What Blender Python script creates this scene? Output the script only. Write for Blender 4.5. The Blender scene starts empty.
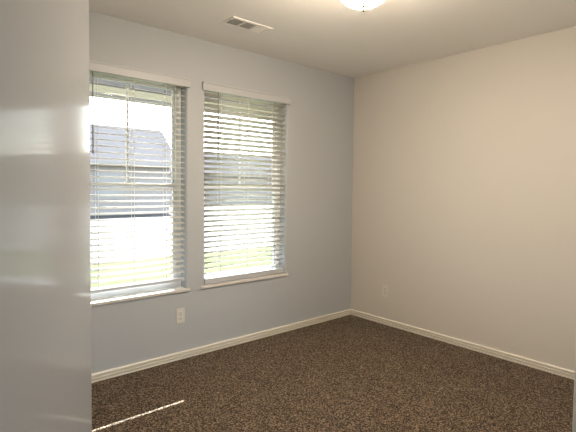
import bpy, bmesh, math, random
from mathutils import Vector, Matrix
random.seed(4)
S = bpy.context.scene
COL = S.collection

# ------------------------------------------------------------------ camera
CAM = Vector((-3.5203, -3.0750, 1.3085))
YAW, PIT, ROL, FPX = 0.710061, -0.0392987, 0.0104378, 447.38
fw = Vector((math.sin(YAW)*math.cos(PIT), math.cos(YAW)*math.cos(PIT), math.sin(PIT)))
r0 = Vector((math.cos(YAW), -math.sin(YAW), 0.0))
u0 = r0.cross(fw)
rt = r0*math.cos(ROL) + u0*math.sin(ROL)
up = -r0*math.sin(ROL) + u0*math.cos(ROL)
cd = bpy.data.cameras.new('camera')
cam = bpy.data.objects.new('camera', cd)
COL.objects.link(cam)
M = Matrix((rt, up, -fw)).transposed().to_4x4()
M.translation = CAM
cam.matrix_world = M
cd.sensor_fit = 'HORIZONTAL'
cd.sensor_width = 36.0
cd.lens = FPX/576.0*36.0
cd.shift_y = -10.39/576.0
cd.clip_start = 0.02
cd.clip_end = 400
S.camera = cam

# ------------------------------------------------------------------ light, sky, exposure
SUN_TRAVEL = Vector((-0.385, -1.0, -0.88))
SUN_E, SKY_E, LAMP_E = 50.0, 1.25, 250.0
W = bpy.data.worlds.new('world')
S.world = W
W.use_nodes = True
nt = W.node_tree
sky = nt.nodes.new('ShaderNodeTexSky')
sky.sky_type = 'NISHITA'
sky.sun_disc = False
sky.sun_elevation = math.atan(0.88/1.0716)
sky.sun_rotation = math.atan2(0.385, 1.0)
sky.air_density = 1.0
sky.dust_density = 2.0
hs = nt.nodes.new('ShaderNodeHueSaturation')            # hazy, whitish sky
hs.inputs['Saturation'].default_value = 0.55
nt.links.new(sky.outputs[0], hs.inputs['Color'])
nt.links.new(hs.outputs[0], nt.nodes['Background'].inputs[0])
nt.nodes['Background'].inputs[1].default_value = SKY_E
sd = bpy.data.lights.new('sun', 'SUN')
sd.energy = SUN_E
sd.angle = math.radians(0.53)
sd.color = (0.97, 0.98, 1.0)
so = bpy.data.objects.new('sun', sd)
COL.objects.link(so)
so.rotation_euler = SUN_TRAVEL.to_track_quat('-Z', 'Y').to_euler()
so.location = (2, 5, 8)
vs = S.view_settings
vs.view_transform = 'Standard'
vs.look = 'None'
vs.gamma = 1.0
vs.use_curve_mapping = False
vs.exposure = 0.0

# ------------------------------------------------------------------ helpers
def srgb(r, g, b):
    f = lambda c: (c/255/12.92) if c/255 <= 0.04045 else ((c/255+0.055)/1.055)**2.4
    return (f(r), f(g), f(b), 1.0)

def mat(name, col, rough=0.6, spec=0.5, metal=0.0, bump=None, vary=None, emit=None):
    m = bpy.data.materials.new(name)
    m.use_nodes = True
    t = m.node_tree
    b = t.nodes['Principled BSDF']
    b.inputs['Base Color'].default_value = col
    b.inputs['Roughness'].default_value = rough
    b.inputs['Specular IOR Level'].default_value = spec
    b.inputs['Metallic'].default_value = metal
    if bump or vary:
        tc = t.nodes.new('ShaderNodeTexCoord')
    if bump:
        n = t.nodes.new('ShaderNodeTexNoise')
        n.inputs['Scale'].default_value = bump[0]
        n.inputs['Detail'].default_value = 3
        bp = t.nodes.new('ShaderNodeBump')
        bp.inputs['Strength'].default_value = bump[1]
        bp.inputs['Distance'].default_value = bump[2]
        t.links.new(tc.outputs['Object'], n.inputs['Vector'])
        t.links.new(n.outputs['Fac'], bp.inputs['Height'])
        t.links.new(bp.outputs['Normal'], b.inputs['Normal'])
    if vary:
        n = t.nodes.new('ShaderNodeTexNoise')
        n.inputs['Scale'].default_value = vary[0]
        n.inputs['Detail'].default_value = 4
        cr = t.nodes.new('ShaderNodeValToRGB')
        cr.color_ramp.elements[0].position = 0.3
        cr.color_ramp.elements[1].position = 0.7
        cr.color_ramp.elements[0].color = col
        cr.color_ramp.elements[1].color = vary[1]
        t.links.new(tc.outputs['Object'], n.inputs['Vector'])
        t.links.new(n.outputs['Fac'], cr.inputs['Fac'])
        t.links.new(cr.outputs['Color'], b.inputs['Base Color'])
    if emit:
        b.inputs['Emission Color'].default_value = emit[0]
        b.inputs['Emission Strength'].default_value = emit[1]
    return m

def box(bm, x0, x1, y0, y1, z0, z1, bev=0.0, seg=2):
    b2 = bmesh.new()
    bmesh.ops.create_cube(b2, size=1.0)
    for v in b2.verts:
        v.co = Vector(((x0+x1)/2 + v.co.x*(x1-x0), (y0+y1)/2 + v.co.y*(y1-y0), (z0+z1)/2 + v.co.z*(z1-z0)))
    if bev > 0:
        bmesh.ops.bevel(b2, geom=b2.edges[:], offset=bev, segments=seg, profile=0.5, affect='EDGES')
    join(bm, b2)

def join(bm, b2, mtx=None):
    mp = {}
    for v in b2.verts:
        mp[v] = bm.verts.new(mtx @ v.co if mtx else v.co)
    for f in b2.faces:
        try:
            nf = bm.faces.new([mp[v] for v in f.verts])
            nf.smooth = f.smooth
        except ValueError:
            pass
    b2.free()

def tube(bm, p, q, r, n=10):
    p, q = Vector(p), Vector(q)
    d = q-p
    b2 = bmesh.new()
    bmesh.ops.create_cone(b2, cap_ends=True, segments=n, radius1=r, radius2=r, depth=d.length)
    for f in b2.faces:
        f.smooth = len(f.verts) == 4
    m = Matrix.Translation((p+q)/2) @ d.to_track_quat('Z', 'Y').to_matrix().to_4x4()
    join(bm, b2, m)

def lathe(bm, prof, n=40, cx=0, cy=0):
    rings = []
    for r, z in prof:
        if r < 1e-6:
            rings.append([bm.verts.new((cx, cy, z))])
        else:
            rings.append([bm.verts.new((cx+r*math.cos(2*math.pi*i/n), cy+r*math.sin(2*math.pi*i/n), z)) for i in range(n)])
    for a, b in zip(rings, rings[1:]):
        for i in range(n):
            j = (i+1) % n
            if len(a) == 1 and len(b) == 1:
                continue
            if len(a) == 1:
                f = bm.faces.new((a[0], b[j], b[i]))
            elif len(b) == 1:
                f = bm.faces.new((a[i], a[j], b[0]))
            else:
                f = bm.faces.new((a[i], a[j], b[j], b[i]))
            f.smooth = True

def prism(bm, pts, z0, z1):
    a = [bm.verts.new((x, y, z0)) for x, y in pts]
    b = [bm.verts.new((x, y, z1)) for x, y in pts]
    bm.faces.new(a[::-1])
    bm.faces.new(b)
    n = len(pts)
    for i in range(n):
        bm.faces.new((a[i], a[(i+1) % n], b[(i+1) % n], b[i]))

def obj(name, bm, m, parent=None, kind=None, fix=True):
    if fix:
        bmesh.ops.recalc_face_normals(bm, faces=bm.faces[:])
    me = bpy.data.meshes.new(name)
    bm.to_mesh(me)
    bm.free()
    me.materials.append(m)
    o = bpy.data.objects.new(name, me)
    COL.objects.link(o)
    if parent:
        o.parent = parent
    if kind:
        o['kind'] = kind
    return o

def thing(name, label, cat, loc=(0, 0, 0), rotz=0, group=None):
    o = bpy.data.objects.new(name, None)
    COL.objects.link(o)
    o.empty_display_size = 0.1
    o.location = loc
    o.rotation_euler = (0, 0, rotz)
    o['label'] = label
    o['category'] = cat
    if group:
        o['group'] = group
    return o

# ------------------------------------------------------------------ materials
M_wall = mat('wall_paint', srgb(186, 190, 193), 0.55, 0.35, bump=(260, 0.05, 0.002))  # window wall's cool cast and backlit shade are put into this grey
M_wall_lamplit = mat('wall_paint_lamplit', srgb(212, 207, 198), 0.55, 0.35, bump=(260, 0.05, 0.002))  # same room paint, with the lamp's warmth and brightness put into the colour
M_gloss_shaded = mat('semi_gloss_paint_shaded', srgb(162, 165, 168), 0.13, 0.06)  # left wall's shade is put into the darker base colour
M_ceil = mat('ceiling_paint', srgb(246, 243, 238), 0.9, 0.2, bump=(180, 0.1, 0.003))
M_trim = mat('trim_paint', srgb(232, 226, 214), 0.35, 0.5)
M_blind = mat('blind_white', srgb(250, 249, 246), 0.4, 0.5)
bt = M_blind.node_tree
_tl = bt.nodes.new('ShaderNodeBsdfTranslucent')
_tl.inputs[0].default_value = srgb(240, 238, 230)
_mi = bt.nodes.new('ShaderNodeMixShader')
_mi.inputs[0].default_value = 0.32
bt.links.new(bt.nodes['Principled BSDF'].outputs[0], _mi.inputs[1])
bt.links.new(_tl.outputs[0], _mi.inputs[2])
bt.links.new(_mi.outputs[0], bt.nodes['Material Output'].inputs[0])
M_val = mat('valance_white', srgb(194, 196, 198), 0.4, 0.4)
M_cord = mat('cord_white', srgb(235, 233, 228), 0.8, 0.3)
M_wand = mat('wand_grey', srgb(150, 152, 156), 0.25, 0.5)
M_vinyl = mat('vinyl_white', srgb(232, 233, 233), 0.35, 0.5)
M_sill = mat('sill_marble', srgb(226, 222, 216), 0.3, 0.5, vary=(9, srgb(214, 209, 202)))
M_plate = mat('plate_plastic', srgb(220, 217, 210), 0.35, 0.5)
M_slot = mat('slot_dark', srgb(60, 56, 50), 0.7, 0.3)
M_vent = mat('vent_enamel', srgb(246, 244, 239), 0.4, 0.5)
M_duct = mat('duct_dark', srgb(118, 118, 117), 0.7, 0.3)
M_nickel = mat('brushed_nickel', srgb(150, 135, 115), 0.35, 0.5, 1.0)
M_dome = mat('frosted_glass_lit', srgb(255, 240, 215), 0.3, 0.5, emit=(srgb(255, 234, 209), LAMP_E))
M_slab = mat('porch_concrete', srgb(170, 166, 158), 0.9, 0.2, vary=(3, srgb(150, 147, 140)))
M_conc = mat('street_concrete', srgb(80, 79, 76), 0.9, 0.2, vary=(1.2, srgb(70, 69, 67)))
M_grass = mat('lawn_grass', srgb(56, 64, 27), 0.95, 0.1, vary=(4, srgb(68, 72, 38)), bump=(60, 0.6, 0.03))
M_soffit = mat('soffit_paint', srgb(176, 168, 176), 0.7, 0.3)
M_cream = mat('beam_cream', srgb(240, 228, 208), 0.6, 0.3)
M_brick = mat('house_wall', srgb(164, 155, 146), 0.85, 0.2, vary=(5, srgb(154, 145, 136)))
M_roof = mat('roof_shingle', srgb(146, 137, 131), 0.9, 0.2, vary=(6, srgb(134, 126, 120)))
M_hwin = mat('house_window_glass', srgb(150, 146, 140), 0.3, 0.5)
M_htrim = mat('house_trim', srgb(160, 152, 144), 0.6, 0.3)

def carpet_material():
    m = bpy.data.materials.new('carpet_brown_frieze')
    m.use_nodes = True
    t = m.node_tree
    b = t.nodes['Principled BSDF']
    b.inputs['Roughness'].default_value = 1.0
    b.inputs['Specular IOR Level'].default_value = 0.05
    b.inputs['Sheen Weight'].default_value = 0.15
    tc = t.nodes.new('ShaderNodeTexCoord')
    vo = t.nodes.new('ShaderNodeTexVoronoi')
    vo.inputs['Scale'].default_value = 165
    sep = t.nodes.new('ShaderNodeSeparateColor')
    ns = t.nodes.new('ShaderNodeTexNoise')
    ns.inputs['Scale'].default_value = 80
    ns.inputs['Detail'].default_value = 5
    ns.inputs['Roughness'].default_value = 0.7
    mx = t.nodes.new('ShaderNodeMath')
    mx.operation = 'ADD'
    ml = t.nodes.new('ShaderNodeMath')
    ml.operation = 'MULTIPLY'
    ml.inputs[1].default_value = 0.5
    cr = t.nodes.new('ShaderNodeValToRGB')
    e = cr.color_ramp.elements
    e[0].position = 0.27
    e[0].color = srgb(16, 10, 5)
    e[1].position = 0.74
    e[1].color = srgb(150, 130, 104)
    k = e.new(0.5)
    k.color = srgb(70, 54, 39)
    bp = t.nodes.new('ShaderNodeBump')
    bp.inputs['Strength'].default_value = 0.9
    bp.inputs['Distance'].default_value = 0.006
    L = t.links.new
    L(tc.outputs['Object'], vo.inputs['Vector'])
    L(tc.outputs['Object'], ns.inputs['Vector'])
    L(vo.outputs['Color'], sep.inputs[0])
    L(sep.outputs[0], mx.inputs[0])
    L(ns.outputs['Fac'], mx.inputs[1])
    L(mx.outputs[0], ml.inputs[0])
    L(ml.outputs[0], cr.inputs['Fac'])
    L(cr.outputs['Color'], b.inputs['Base Color'])
    L(ml.outputs[0], bp.inputs['Height'])
    L(bp.outputs['Normal'], b.inputs['Normal'])
    return m
M_carpet = carpet_material()

def glass_material():
    m = bpy.data.materials.new('window_glass')
    m.use_nodes = True
    t = m.node_tree
    t.nodes.remove(t.nodes['Principled BSDF'])
    tr = t.nodes.new('ShaderNodeBsdfTransparent')
    tr.inputs[0].default_value = (0.93, 0.96, 0.97, 1)
    gl = t.nodes.new('ShaderNodeBsdfGlossy')
    gl.inputs['Roughness'].default_value = 0.02
    fr = t.nodes.new('ShaderNodeFresnel')
    fr.inputs[0].default_value = 1.08
    mi = t.nodes.new('ShaderNodeMixShader')
    t.links.new(fr.outputs[0], mi.inputs[0])
    t.links.new(tr.outputs[0], mi.inputs[1])
    t.links.new(gl.outputs[0], mi.inputs[2])
    t.links.new(mi.outputs[0], t.nodes['Material Output'].inputs[0])
    return m
M_glass = glass_material()

# ------------------------------------------------------------------ room shell
H = 2.44
T = 0.15                       # outer wall thickness
XL, YF = -5.3, -4.6            # far limits of the space behind the camera
WIN = [(-2.695, -1.894), (-1.742, -0.901)]
ZB, ZT = 0.515, 2.105

bm = bmesh.new()
box(bm, XL-T, T, YF-T, T, -0.12, 0.0)
obj('floor', bm, M_carpet, kind='structure')
bm = bmesh.new()
box(bm, XL-T, T, YF-T, T, H, H+0.12)
obj('ceiling', bm, M_ceil, kind='structure')

# window wall with two openings whose drywall corners are rounded
xs = [XL-T, WIN[0][0], WIN[0][1], WIN[1][0], WIN[1][1], T]
zs = [0.0, ZB, ZT, H]
bm = bmesh.new()
for i in range(5):
    for j in range(3):
        if j == 1 and i in (1, 3):
            continue
        for y in (0.0, T):
            bm.faces.new([bm.verts.new((x, y, z)) for x, z in ((xs[i], zs[j]), (xs[i+1], zs[j]), (xs[i+1], zs[j+1]), (xs[i], zs[j+1]))])
def quad(bm, a):
    bm.faces.new([bm.verts.new(p) for p in a])
for x0, x1 in WIN:
    for xa, xb, za, zb in ((x0, x0, ZB, ZT), (x1, x1, ZB, ZT), (x0, x1, ZB, ZB), (x0, x1, ZT, ZT)):
        quad(bm, ((xa, 0, za), (xb, 0, zb), (xb, T, zb), (xa, T, za)))
    # (the diagonal-free quads above are the four reveals)
for xa, xb, za, zb in ((xs[0], xs[0], 0, H), (xs[5], xs[5], 0, H)):
    quad(bm, ((xa, 0, za), (xb, 0, zb), (xb, T, zb), (xa, T, za)))
bmesh.ops.remove_doubles(bm, verts=bm.verts[:], dist=1e-5)
ed = []
for e in bm.edges:
    a, b = e.verts[0].co, e.verts[1].co
    if abs(a.y) < 1e-5 and abs(b.y) < 1e-5 and abs(a.x-b.x) < 1e-5 and min(a.z, b.z) > ZB-0.01 and max(a.z, b.z) < ZT+0.01:
        ed.append(e)
bmesh.ops.bevel(bm, geom=ed, offset=0.016, segments=4, profile=0.5, affect='EDGES')
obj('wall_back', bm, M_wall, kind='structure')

bm = bmesh.new()
box(bm, 0.0, T, YF-T, 0.0, 0.0, H)
obj('wall_right', bm, M_wall_lamplit, kind='structure')

# angled wall at the left edge of the view, satin painted in a shade-darkened tone, rounded free corner
yawE = YAW + math.atan((90.0-288)/FPX)
tE = 2.05
E = Vector((CAM.x + tE*math.sin(yawE), CAM.y + tE*math.cos(yawE)))
ang = YAW + math.radians(-13.5)
dv = Vector((math.sin(ang), math.cos(ang)))
nv = Vector((dv.y, -dv.x))                 # points into the room
rb = 0.018
pts = []
B = E - dv*((E.y-YF)/dv.y)
pts.append((B.x, B.y))
ctr = E - nv*rb
a0 = math.atan2(nv.y, nv.x)
a1 = math.radians(180) - 0.0001
# rounded nose from the face normal round to the side that runs back to the window wall
for k in range(9):
    a = a0 + (math.radians(75))*k/8
    pts.append((ctr.x + rb*math.cos(a), ctr.y + rb*math.sin(a)))
xl = pts[-1][0]-0.05
pts += [(xl, pts[-1][1]+0.001), (xl, 0.0), (XL, 0.0), (XL, YF)]
bm = bmesh.new()
prism(bm, pts, 0.0, H)
obj('wall_left', bm, M_gloss_shaded, kind='structure')

# near partition at the right edge of the view
bK = YAW + math.atan((581.3-288)/FPX)
tK = 1.75
K = (CAM.x + tK*math.sin(bK), CAM.y + tK*math.cos(bK))
bm = bmesh.new()
box(bm, K[0], 0.0, YF, K[1], 0.0, H)
obj('wall_front', bm, M_wall, kind='structure')
bm = bmesh.new()
box(bm, K[0]-0.002, K[0]+0.04, K[1]-0.11, K[1]+0.002, 0.0, 2.1, 0.002)
obj('trim_1', bm, M_trim, kind='structure')
bm = bmesh.new()
DX0, DX1, DZ1 = -2.95, -2.05, 2.15
box(bm, XL-T, DX0, YF-T, YF, 0.0, H)
box(bm, DX1, T, YF-T, YF, 0.0, H)
box(bm, DX0, DX1, YF-T, YF, DZ1, H)
obj('wall_rear', bm, M_wall, kind='structure')
bm = bmesh.new()                                   # unseen glazed door, added behind the camera for daylight fill
xm = (DX0+DX1)/2
for a, b in ((DX0, DX0+0.06), (xm-0.04, xm+0.04), (DX1-0.06, DX1)):
    box(bm, a, b, YF-0.11, YF-0.05, 0.0, DZ1, 0.003)
for a, b in ((DX0+0.06, xm-0.04), (xm+0.04, DX1-0.06)):
    box(bm, a, b, YF-0.11, YF-0.05, 0.0, 0.07, 0.003)
    box(bm, a, b, YF-0.11, YF-0.05, DZ1-0.06, DZ1, 0.003)
pd = obj('daylight_fill_door', bm, M_trim, kind='structure')
bm = bmesh.new()
box(bm, DX0+0.05, DX1-0.05, YF-0.083, YF-0.078, 0.06, DZ1-0.05)
obj('pane', bm, M_glass, pd)

# baseboards: three stepped beads, one run along each visible wall
PROF = [(0.0, 0.0), (0.017, 0.0), (0.017, 0.009), (0.0155, 0.0105), (0.001, 0.0110), (0.001, 0.0195), (0.0155, 0.0200),
        (0.0155, 0.0285), (0.0140, 0.0300), (0.001, 0.0305), (0.001, 0.0390), (0.0125, 0.0395), (0.0125, 0.050), (0.009, 0.0545), (0.0, 0.055)]
def baseboard(name, fn):
    bm = bmesh.new()
    ends = []
    for s in (0, 1):
        ends.append([bm.verts.new(fn(s, d, z)) for d, z in PROF])
    n = len(PROF)
    for i in range(n):
        j = (i+1) % n
        bm.faces.new((ends[0][i], ends[0][j], ends[1][j], ends[1][i]))
    bm.faces.new(ends[0]); bm.faces.new(ends[1][::-1])
    obj(name, bm, M_trim, kind='structure')
baseboard('baseboard_back', lambda s, d, z: (xl if s == 0 else -d, -d, z))
baseboard('baseboard_right', lambda s, d, z: (-d, -d if s == 0 else K[1], z))

# ------------------------------------------------------------------ windows
YW0, YW1 = 0.085, 0.145
def window(n, x0, x1):
    z0, z1 = 0.535, ZT
    bm = bmesh.new()
    f = 0.042
    box(bm, x0, x0+f, YW0, YW1, z0, z1, 0.003)
    box(bm, x1-f, x1, YW0, YW1, z0, z1, 0.003)
    box(bm, x0+f, x1-f, YW0, YW1, z1-f, z1, 0.003)
    box(bm, x0+f, x1-f, YW0, YW1, z0, z0+f, 0.003)
    w = obj('window_%d' % n, bm, M_vinyl, kind='structure')
    zm = (z0+z1)/2
    bm = bmesh.new()                      # upper sash: thin rails only
    a, b = x0+f, x1-f
    box(bm, a, b, 0.118, 0.138, zm-0.011, zm+0.011, 0.002)
    box(bm, a, b, 0.118, 0.138, z1-f-0.016, z1-f, 0.002)
    box(bm, a, a+0.016, 0.118, 0.138, zm+0.011, z1-f-0.016, 0.002)
    box(bm, b-0.016, b, 0.118, 0.138, zm+0.011, z1-f-0.016, 0.002)
    us = obj('upper_sash', bm, M_vinyl, w)
    bm = bmesh.new()
    box(bm, (a+b)/2-0.008, (a+b)/2+0.008, 0.124, 0.132, zm+0.011, z1-f-0.016)
    obj('muntin', bm, M_vinyl, us)
    bm = bmesh.new()
    box(bm, a+0.014, b-0.014, 0.1265, 0.1295, zm+0.014, z1-f-0.014)
    obj('pane', bm, M_glass, us)
    bm = bmesh.new()                      # lower sash in front
    c = 0.020
    box(bm, a, b, 0.094, 0.116, zm-0.013, zm+0.013, 0.002)
    box(bm, a, b, 0.094, 0.116, z0+f, z0+f+0.03, 0.002)
    box(bm, a, a+c, 0.094, 0.116, z0+f+0.03, zm-0.013, 0.002)
    box(bm, b-c, b, 0.094, 0.116, z0+f+0.03, zm-0.013, 0.002)
    ls = obj('lower_sash', bm, M_vinyl, w)
    bm = bmesh.new()
    box(bm, a+c-0.002, b-c+0.002, 0.1035, 0.1065, z0+f+0.028, zm-0.016)
    obj('pane', bm, M_glass, ls)
    bm = bmesh.new()
    box(bm, (a+b)/2-0.03, (a+b)/2+0.03, 0.096, 0.116, zm+0.013, zm+0.023, 0.003)
    obj('sash_lock', bm, M_vinyl, ls)
    bm = bmesh.new()
    box(bm, x0+0.001, x1-0.001, -0.002, YW0, ZB, 0.535)
    box(bm, x0-0.028, x1+0.028, -0.012, -0.0005, ZB-0.004, 0.535, 0.004, 3)
    obj('window_sill', bm, M_sill, w)
for i, (a, b) in enumerate(WIN):
    window(i+1, a, b)

# ------------------------------------------------------------------ blinds
YS = 0.028
PITCH = 0.0415
SW, ST = 0.0505, 0.0030
def slat_mesh(L):
    bm = bmesh.new()
    n = 6
    top, bot = [], []
    for e in (-L/2, L/2):
        t_, b_ = [], []
        for k in range(n+1):
            s = -0.5 + k/n
            c = 0.0012*(1-4*s*s)
            th = ST/2*(1-0.55*(abs(2*s)**4))
            t_.append(bm.verts.new((e, s*SW, c+th)))
            b_.append(bm.verts.new((e, s*SW, c-th)))
        top.append(t_); bot.append(b_)
        bm.faces.new(t_ + b_[::-1])
    for k in range(n):
        f1 = bm.faces.new((top[0][k], top[0][k+1], top[1][k+1], top[1][k])); f1.smooth = True
        f2 = bm.faces.new((bot[0][k], bot[0][k+1], bot[1][k+1], bot[1][k])); f2.smooth = True
    for k in (0, n):
        bm.faces.new((top[0][k], bot[0][k], bot[1][k], top[1][k]))
    bmesh.ops.recalc_face_normals(bm, faces=bm.faces[:])
    return bm

def blind(label, x0, x1, tilt, rail_z, drop=0.0105):
    xc = (x0+x1)/2
    L = (x1-x0)-0.022
    root = thing('window_blind', label, 'blind', (xc, YS, rail_z-0.014), 0, 'faux wood window blinds')
    dz = -(rail_z-0.014)
    def loc(o):
        o.location = (-xc, -YS, dz)
    bm = bmesh.new()                                          # moulded valance with end returns
    va, vb = x0-0.022, x1+0.022
    z0, z1 = 2.055, 2.118
    box(bm, va, vb, -0.024, -0.012, z0, z1, 0.003)
    box(bm, va, vb, -0.028, -0.012, z1-0.012, z1, 0.003)
    box(bm, va, va+0.011, -0.014, -0.001, z0, z1, 0.002)
    box(bm, vb-0.011, vb, -0.014, -0.001, z0, z1, 0.002)
    loc(obj('valance', bm, M_val, root))
    bm = bmesh.new()
    box(bm, x0+0.008, x1-0.008, YS-0.026, YS+0.026, 2.060, ZT-0.002, 0.002)
    loc(obj('headrail', bm, M_blind, root))
    z = 2.034
    first = None
    while z > rail_z+0.026:
        if first is None:
            s = obj('slat', slat_mesh(L), M_blind, root)
            first = s
        else:
            s = first.copy()
            COL.objects.link(s)
            s.parent = root
        s.location = (0, 0, z+dz)
        s.rotation_euler = (math.radians(tilt), 0, 0)
        z -= PITCH
    bm = bmesh.new()
    box(bm, -L/2, L/2, -0.023, 0.023, -drop, 0.011, 0.004, 3)
    rl = obj('bottom_rail', bm, M_val, root)
    rl.location = (0, 0, rail_z+dz)
    rl.rotation_euler = (math.radians(tilt if tilt > 0 else 0), 0, 0)
    for k, xx in enumerate((x0+0.155, xc, x1-0.160)):
        bm = bmesh.new()
        for yy in (YS-0.0275, YS+0.0275):
            tube(bm, (xx, yy, rail_z+0.01), (xx, yy, 2.06), 0.0016, 6)
        zz = 2.034
        while zz > rail_z+0.026:
            dh = 0.0275*math.sin(math.radians(tilt))
            tube(bm, (xx+0.003, YS-0.0275, zz-dh-0.003), (xx+0.003, YS+0.0275, zz+dh-0.003), 0.0008, 5)
            zz -= PITCH
        loc(obj('ladder_cord', bm, M_cord, root))
    bm = bmesh.new()                                          # tilt wand
    wx = x0+0.122
    tube(bm, (wx, YS-0.036, 2.062), (wx, YS-0.036, 1.535), 0.0045, 8)
    tube(bm, (wx, YS-0.036, 1.56), (wx, YS-0.036, 1.52), 0.0058, 8)
    loc(obj('tilt_wand', bm, M_wand, root))
    return root
blind('white blind on the left window, slats open to sky and lawn', WIN[0][0], WIN[0][1], 12, 0.608)
blind('white blind on the right window nearer the corner, slats more closed', WIN[1][0], WIN[1][1], -25, 0.572, 0.031)

# ------------------------------------------------------------------ outlets
def outlet(label, loc, rotz):
    t = thing('wall_outlet', label, 'outlet', loc, rotz, 'wall outlets')
    bm = bmesh.new()
    box(bm, -0.035, 0.035, -0.006, 0.0, -0.057, 0.057, 0.003, 3)
    obj('cover_plate', bm, M_plate, t)
    for s in (-1, 1):
        bm = bmesh.new()
        box(bm, -0.0165, 0.0165, -0.0078, -0.004, s*0.0195-0.014, s*0.0195+0.014, 0.0025, 2)
        rc = obj('receptacle', bm, M_plate, t)
        bm = bmesh.new()
        for dx, hh in ((-0.0063, 0.0045), (0.0063, 0.0036)):
            box(bm, dx-0.0013, dx+0.0013, -0.0081, -0.0070, s*0.0195+0.002-hh, s*0.0195+0.002+hh)
        tube(bm, (0, -0.0081, s*0.0195-0.008), (0, -0.0070, s*0.0195-0.008), 0.0024, 10)
        obj('slots', bm, M_slot, rc)
    bm = bmesh.new()
    tube(bm, (0, -0.0072, 0), (0, -0.0055, 0), 0.003, 12)
    obj('screw', bm, M_nickel, t)
    return t
outlet('white wall outlet below the gap between the two windows', (-1.944, 0.0, 0.331), 0)
outlet('white wall outlet on the right wall near the room corner', (0.0, -0.441, 0.324), math.radians(90) * -1)

# ------------------------------------------------------------------ ceiling register
def register():
    cx, cy = -1.679, -0.480
    t = thing('ceiling_vent', 'white rectangular three section air vent in the ceiling above the windows', 'vent', (cx, cy, H))
    w, d = 0.335, 0.150
    bm = bmesh.new()
    b = 0.020
    box(bm, -w/2, w/2, -d/2, -d/2+b, -0.007, 0.0, 0.002)
    box(bm, -w/2, w/2, d/2-b, d/2, -0.007, 0.0, 0.002)
    box(bm, -w/2, -w/2+b, -d/2+b, d/2-b, -0.007, 0.0, 0.002)
    box(bm, w/2-b, w/2, -d/2+b, d/2-b, -0.007, 0.0, 0.002)
    iw = w-2*b
    for k in (1, 2):
        x = -w/2+b+iw*k/3
        box(bm, x-0.005, x+0.005, -d/2+b, d/2-b, -0.007, 0.0)
    obj('frame', bm, M_vent, t)
    bm = bmesh.new()
    box(bm, -w/2+b, w/2-b, -d/2+b, d/2-b, -0.0006, 0.0)
    obj('duct_opening', bm, M_duct, t)
    for k in range(3):
        xa = -w/2+b+iw*k/3+0.006
        xb = -w/2+b+iw*(k+1)/3-0.006
        n = 7
        for i in range(n):
            b2 = bmesh.new()
            if k < 2:
                y = -d/2+b+0.008+(d-2*b-0.016)*i/(n-1)
                box(b2, xa, xb, y-0.0038, y+0.0038, -0.0045, -0.0037)
                R = Matrix.Translation((0, y, -0.0041)) @ Matrix.Rotation(math.radians(38), 4, 'X') @ Matrix.Translation((0, -y, 0.0041))
            else:
                y = -d/2+b+0.008+(d-2*b-0.016)*i/(n-1)
                box(b2, xa, xb, y-0.0085, y+0.0085, -0.0045, -0.0037)
                R = Matrix.Translation((0, y, -0.0041)) @ Matrix.Rotation(math.radians(-16), 4, 'X') @ Matrix.Translation((0, -y, 0.0041))
            bm = bmesh.new()
            join(bm, b2, R)
            obj('louver', bm, M_vent, t)
    bm = bmesh.new()
    tube(bm, (-w/2+0.010, -0.02, -0.016), (-w/2+0.010, -0.02, -0.006), 0.0035, 10)
    obj('damper_lever', bm, M_duct, t)
    for s in (-1, 1):
        bm = bmesh.new()
        tube(bm, (s*(w/2-0.010), 0.03, -0.0085), (s*(w/2-0.010), 0.03, -0.006), 0.004, 10)
        obj('screw', bm, M_vent, t)
register()

# ------------------------------------------------------------------ ceiling lamp
def ceiling_lamp():
    t = thing('ceiling_light', 'round frosted glass ceiling light, lit, with a small metal finial', 'ceiling light', (-1.740, -1.573, H))
    R, D, z0 = 0.130, 0.080, -0.127
    bm = bmesh.new()
    lathe(bm, [(0, 0), (0.060, 0), (0.064, -0.006), (0.058, -0.020), (0.012, -0.024), (0.009, -0.030), (0.009, -0.086), (0.020, -0.090),
               (R-0.010, -0.096), (R+0.008, -0.104), (R+0.011, -0.130), (R+0.003, -0.136), (R+0.002, -0.122), (0, -0.118)], 48)
    obj('canopy', bm, M_nickel, t)
    bm = bmesh.new()
    pr = [(R-0.012, z0), (R, z0-0.004)]
    for k in range(1, 13):
        a = math.radians(90*k/12)
        pr.append((R*math.cos(a)**0.85 if k < 12 else 0.0, z0-0.004-D*math.sin(a)**1.25))
    lathe(bm, pr, 48)
    obj('glass_bowl', bm, M_dome, t)
    bm = bmesh.new()
    zb = z0-0.004-D
    lathe(bm, [(0, zb+0.004), (0.015, zb+0.004), (0.0165, zb-0.002), (0.012, zb-0.006), (0.006, zb-0.008), (0.006, zb-0.012),
               (0.0085, zb-0.016), (0.0085, zb-0.020), (0.005, zb-0.025), (0, zb-0.026)], 24)
    obj('finial', bm, M_nickel, t)
ceiling_lamp()

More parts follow.
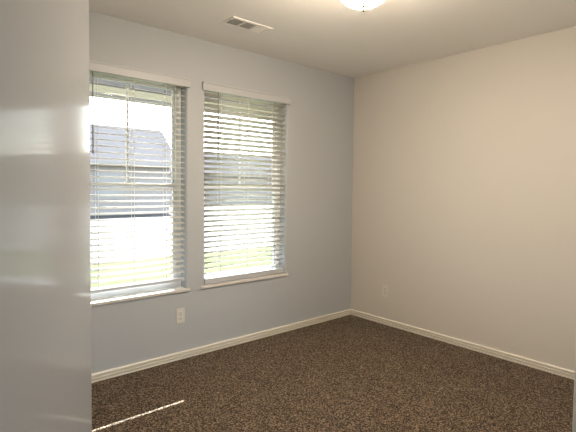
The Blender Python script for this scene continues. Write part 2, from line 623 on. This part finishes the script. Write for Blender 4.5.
# ------------------------------------------------------------------ outside: porch, lawn, street, neighbour
bm = bmesh.new()
box(bm, -40, 40, T, 60, -0.35, -0.15)
box(bm, -40, 40, -40, YF-T, -0.35, -0.15)
lawn = obj('lawn', bm, M_grass, kind='structure')
bm = bmesh.new()
box(bm, -40, 40, 5.6, 30.0, -0.15, -0.14)
obj('street', bm, M_conc, kind='structure')
bm = bmesh.new()
box(bm, -12, 9, T, 1.75, 2.46, 2.52)
obj('porch_soffit', bm, M_soffit, kind='structure')
bm = bmesh.new()
box(bm, -12, 9, 1.75, 1.913, 2.252, 2.52)
pb = obj('porch_beam', bm, M_soffit, kind='structure')
bm = bmesh.new()
box(bm, -12, 9, 1.735, 1.75, 2.275, 2.35)
obj('beam_board', bm, M_cream, pb)

def house(label, x0, x1, y0, y1, ridge):
    t = thing('house', label, 'house', ((x0+x1)/2, y0, -0.15))
    w, d = (x1-x0)/2, y1-y0
    bm = bmesh.new()
    box(bm, -w, w, 0, d, 0, 2.7)
    obj('wall', bm, M_brick, t)
    bm = bmesh.new()
    o = 0.45
    lo = [bm.verts.new(p) for p in ((-w-o, -o, 2.6), (w+o, -o, 2.6), (w+o, d+o, 2.6), (-w-o, d+o, 2.6))]
    r = [bm.verts.new((-w+1.5, d/2, ridge)), bm.verts.new((w+o, d/2, ridge))]
    bm.faces.new(lo[::-1])
    bm.faces.new((lo[0], lo[1], r[1], r[0])); bm.faces.new((lo[1], lo[2], r[1]))
    bm.faces.new((lo[2], lo[3], r[0], r[1])); bm.faces.new((lo[3], lo[0], r[0]))
    obj('roof', bm, M_roof, t)
    bm = bmesh.new()
    box(bm, -w-o, w+o, -o-0.03, -o, 2.48, 2.66)
    obj('fascia', bm, M_htrim, t)
    for fx in (-0.55, 0.0, 0.5):
        bm = bmesh.new()
        box(bm, fx*w-0.7, fx*w+0.7, -0.05, 0.02, 0.8, 2.2)
        wn = obj('window', bm, M_htrim, t)
        bm = bmesh.new()
        box(bm, fx*w-0.62, fx*w+0.62, -0.06, -0.04, 0.88, 2.12)
        obj('pane', bm, M_hwin, wn)
    return t
house('grey house across the street, seen through the left window', -5.5, 7.4, 19.5, 23.4, 4.7)
house('grey house beyond the street, seen through the right window', 11.5, 36, 30.0, 32.8, 4.4)
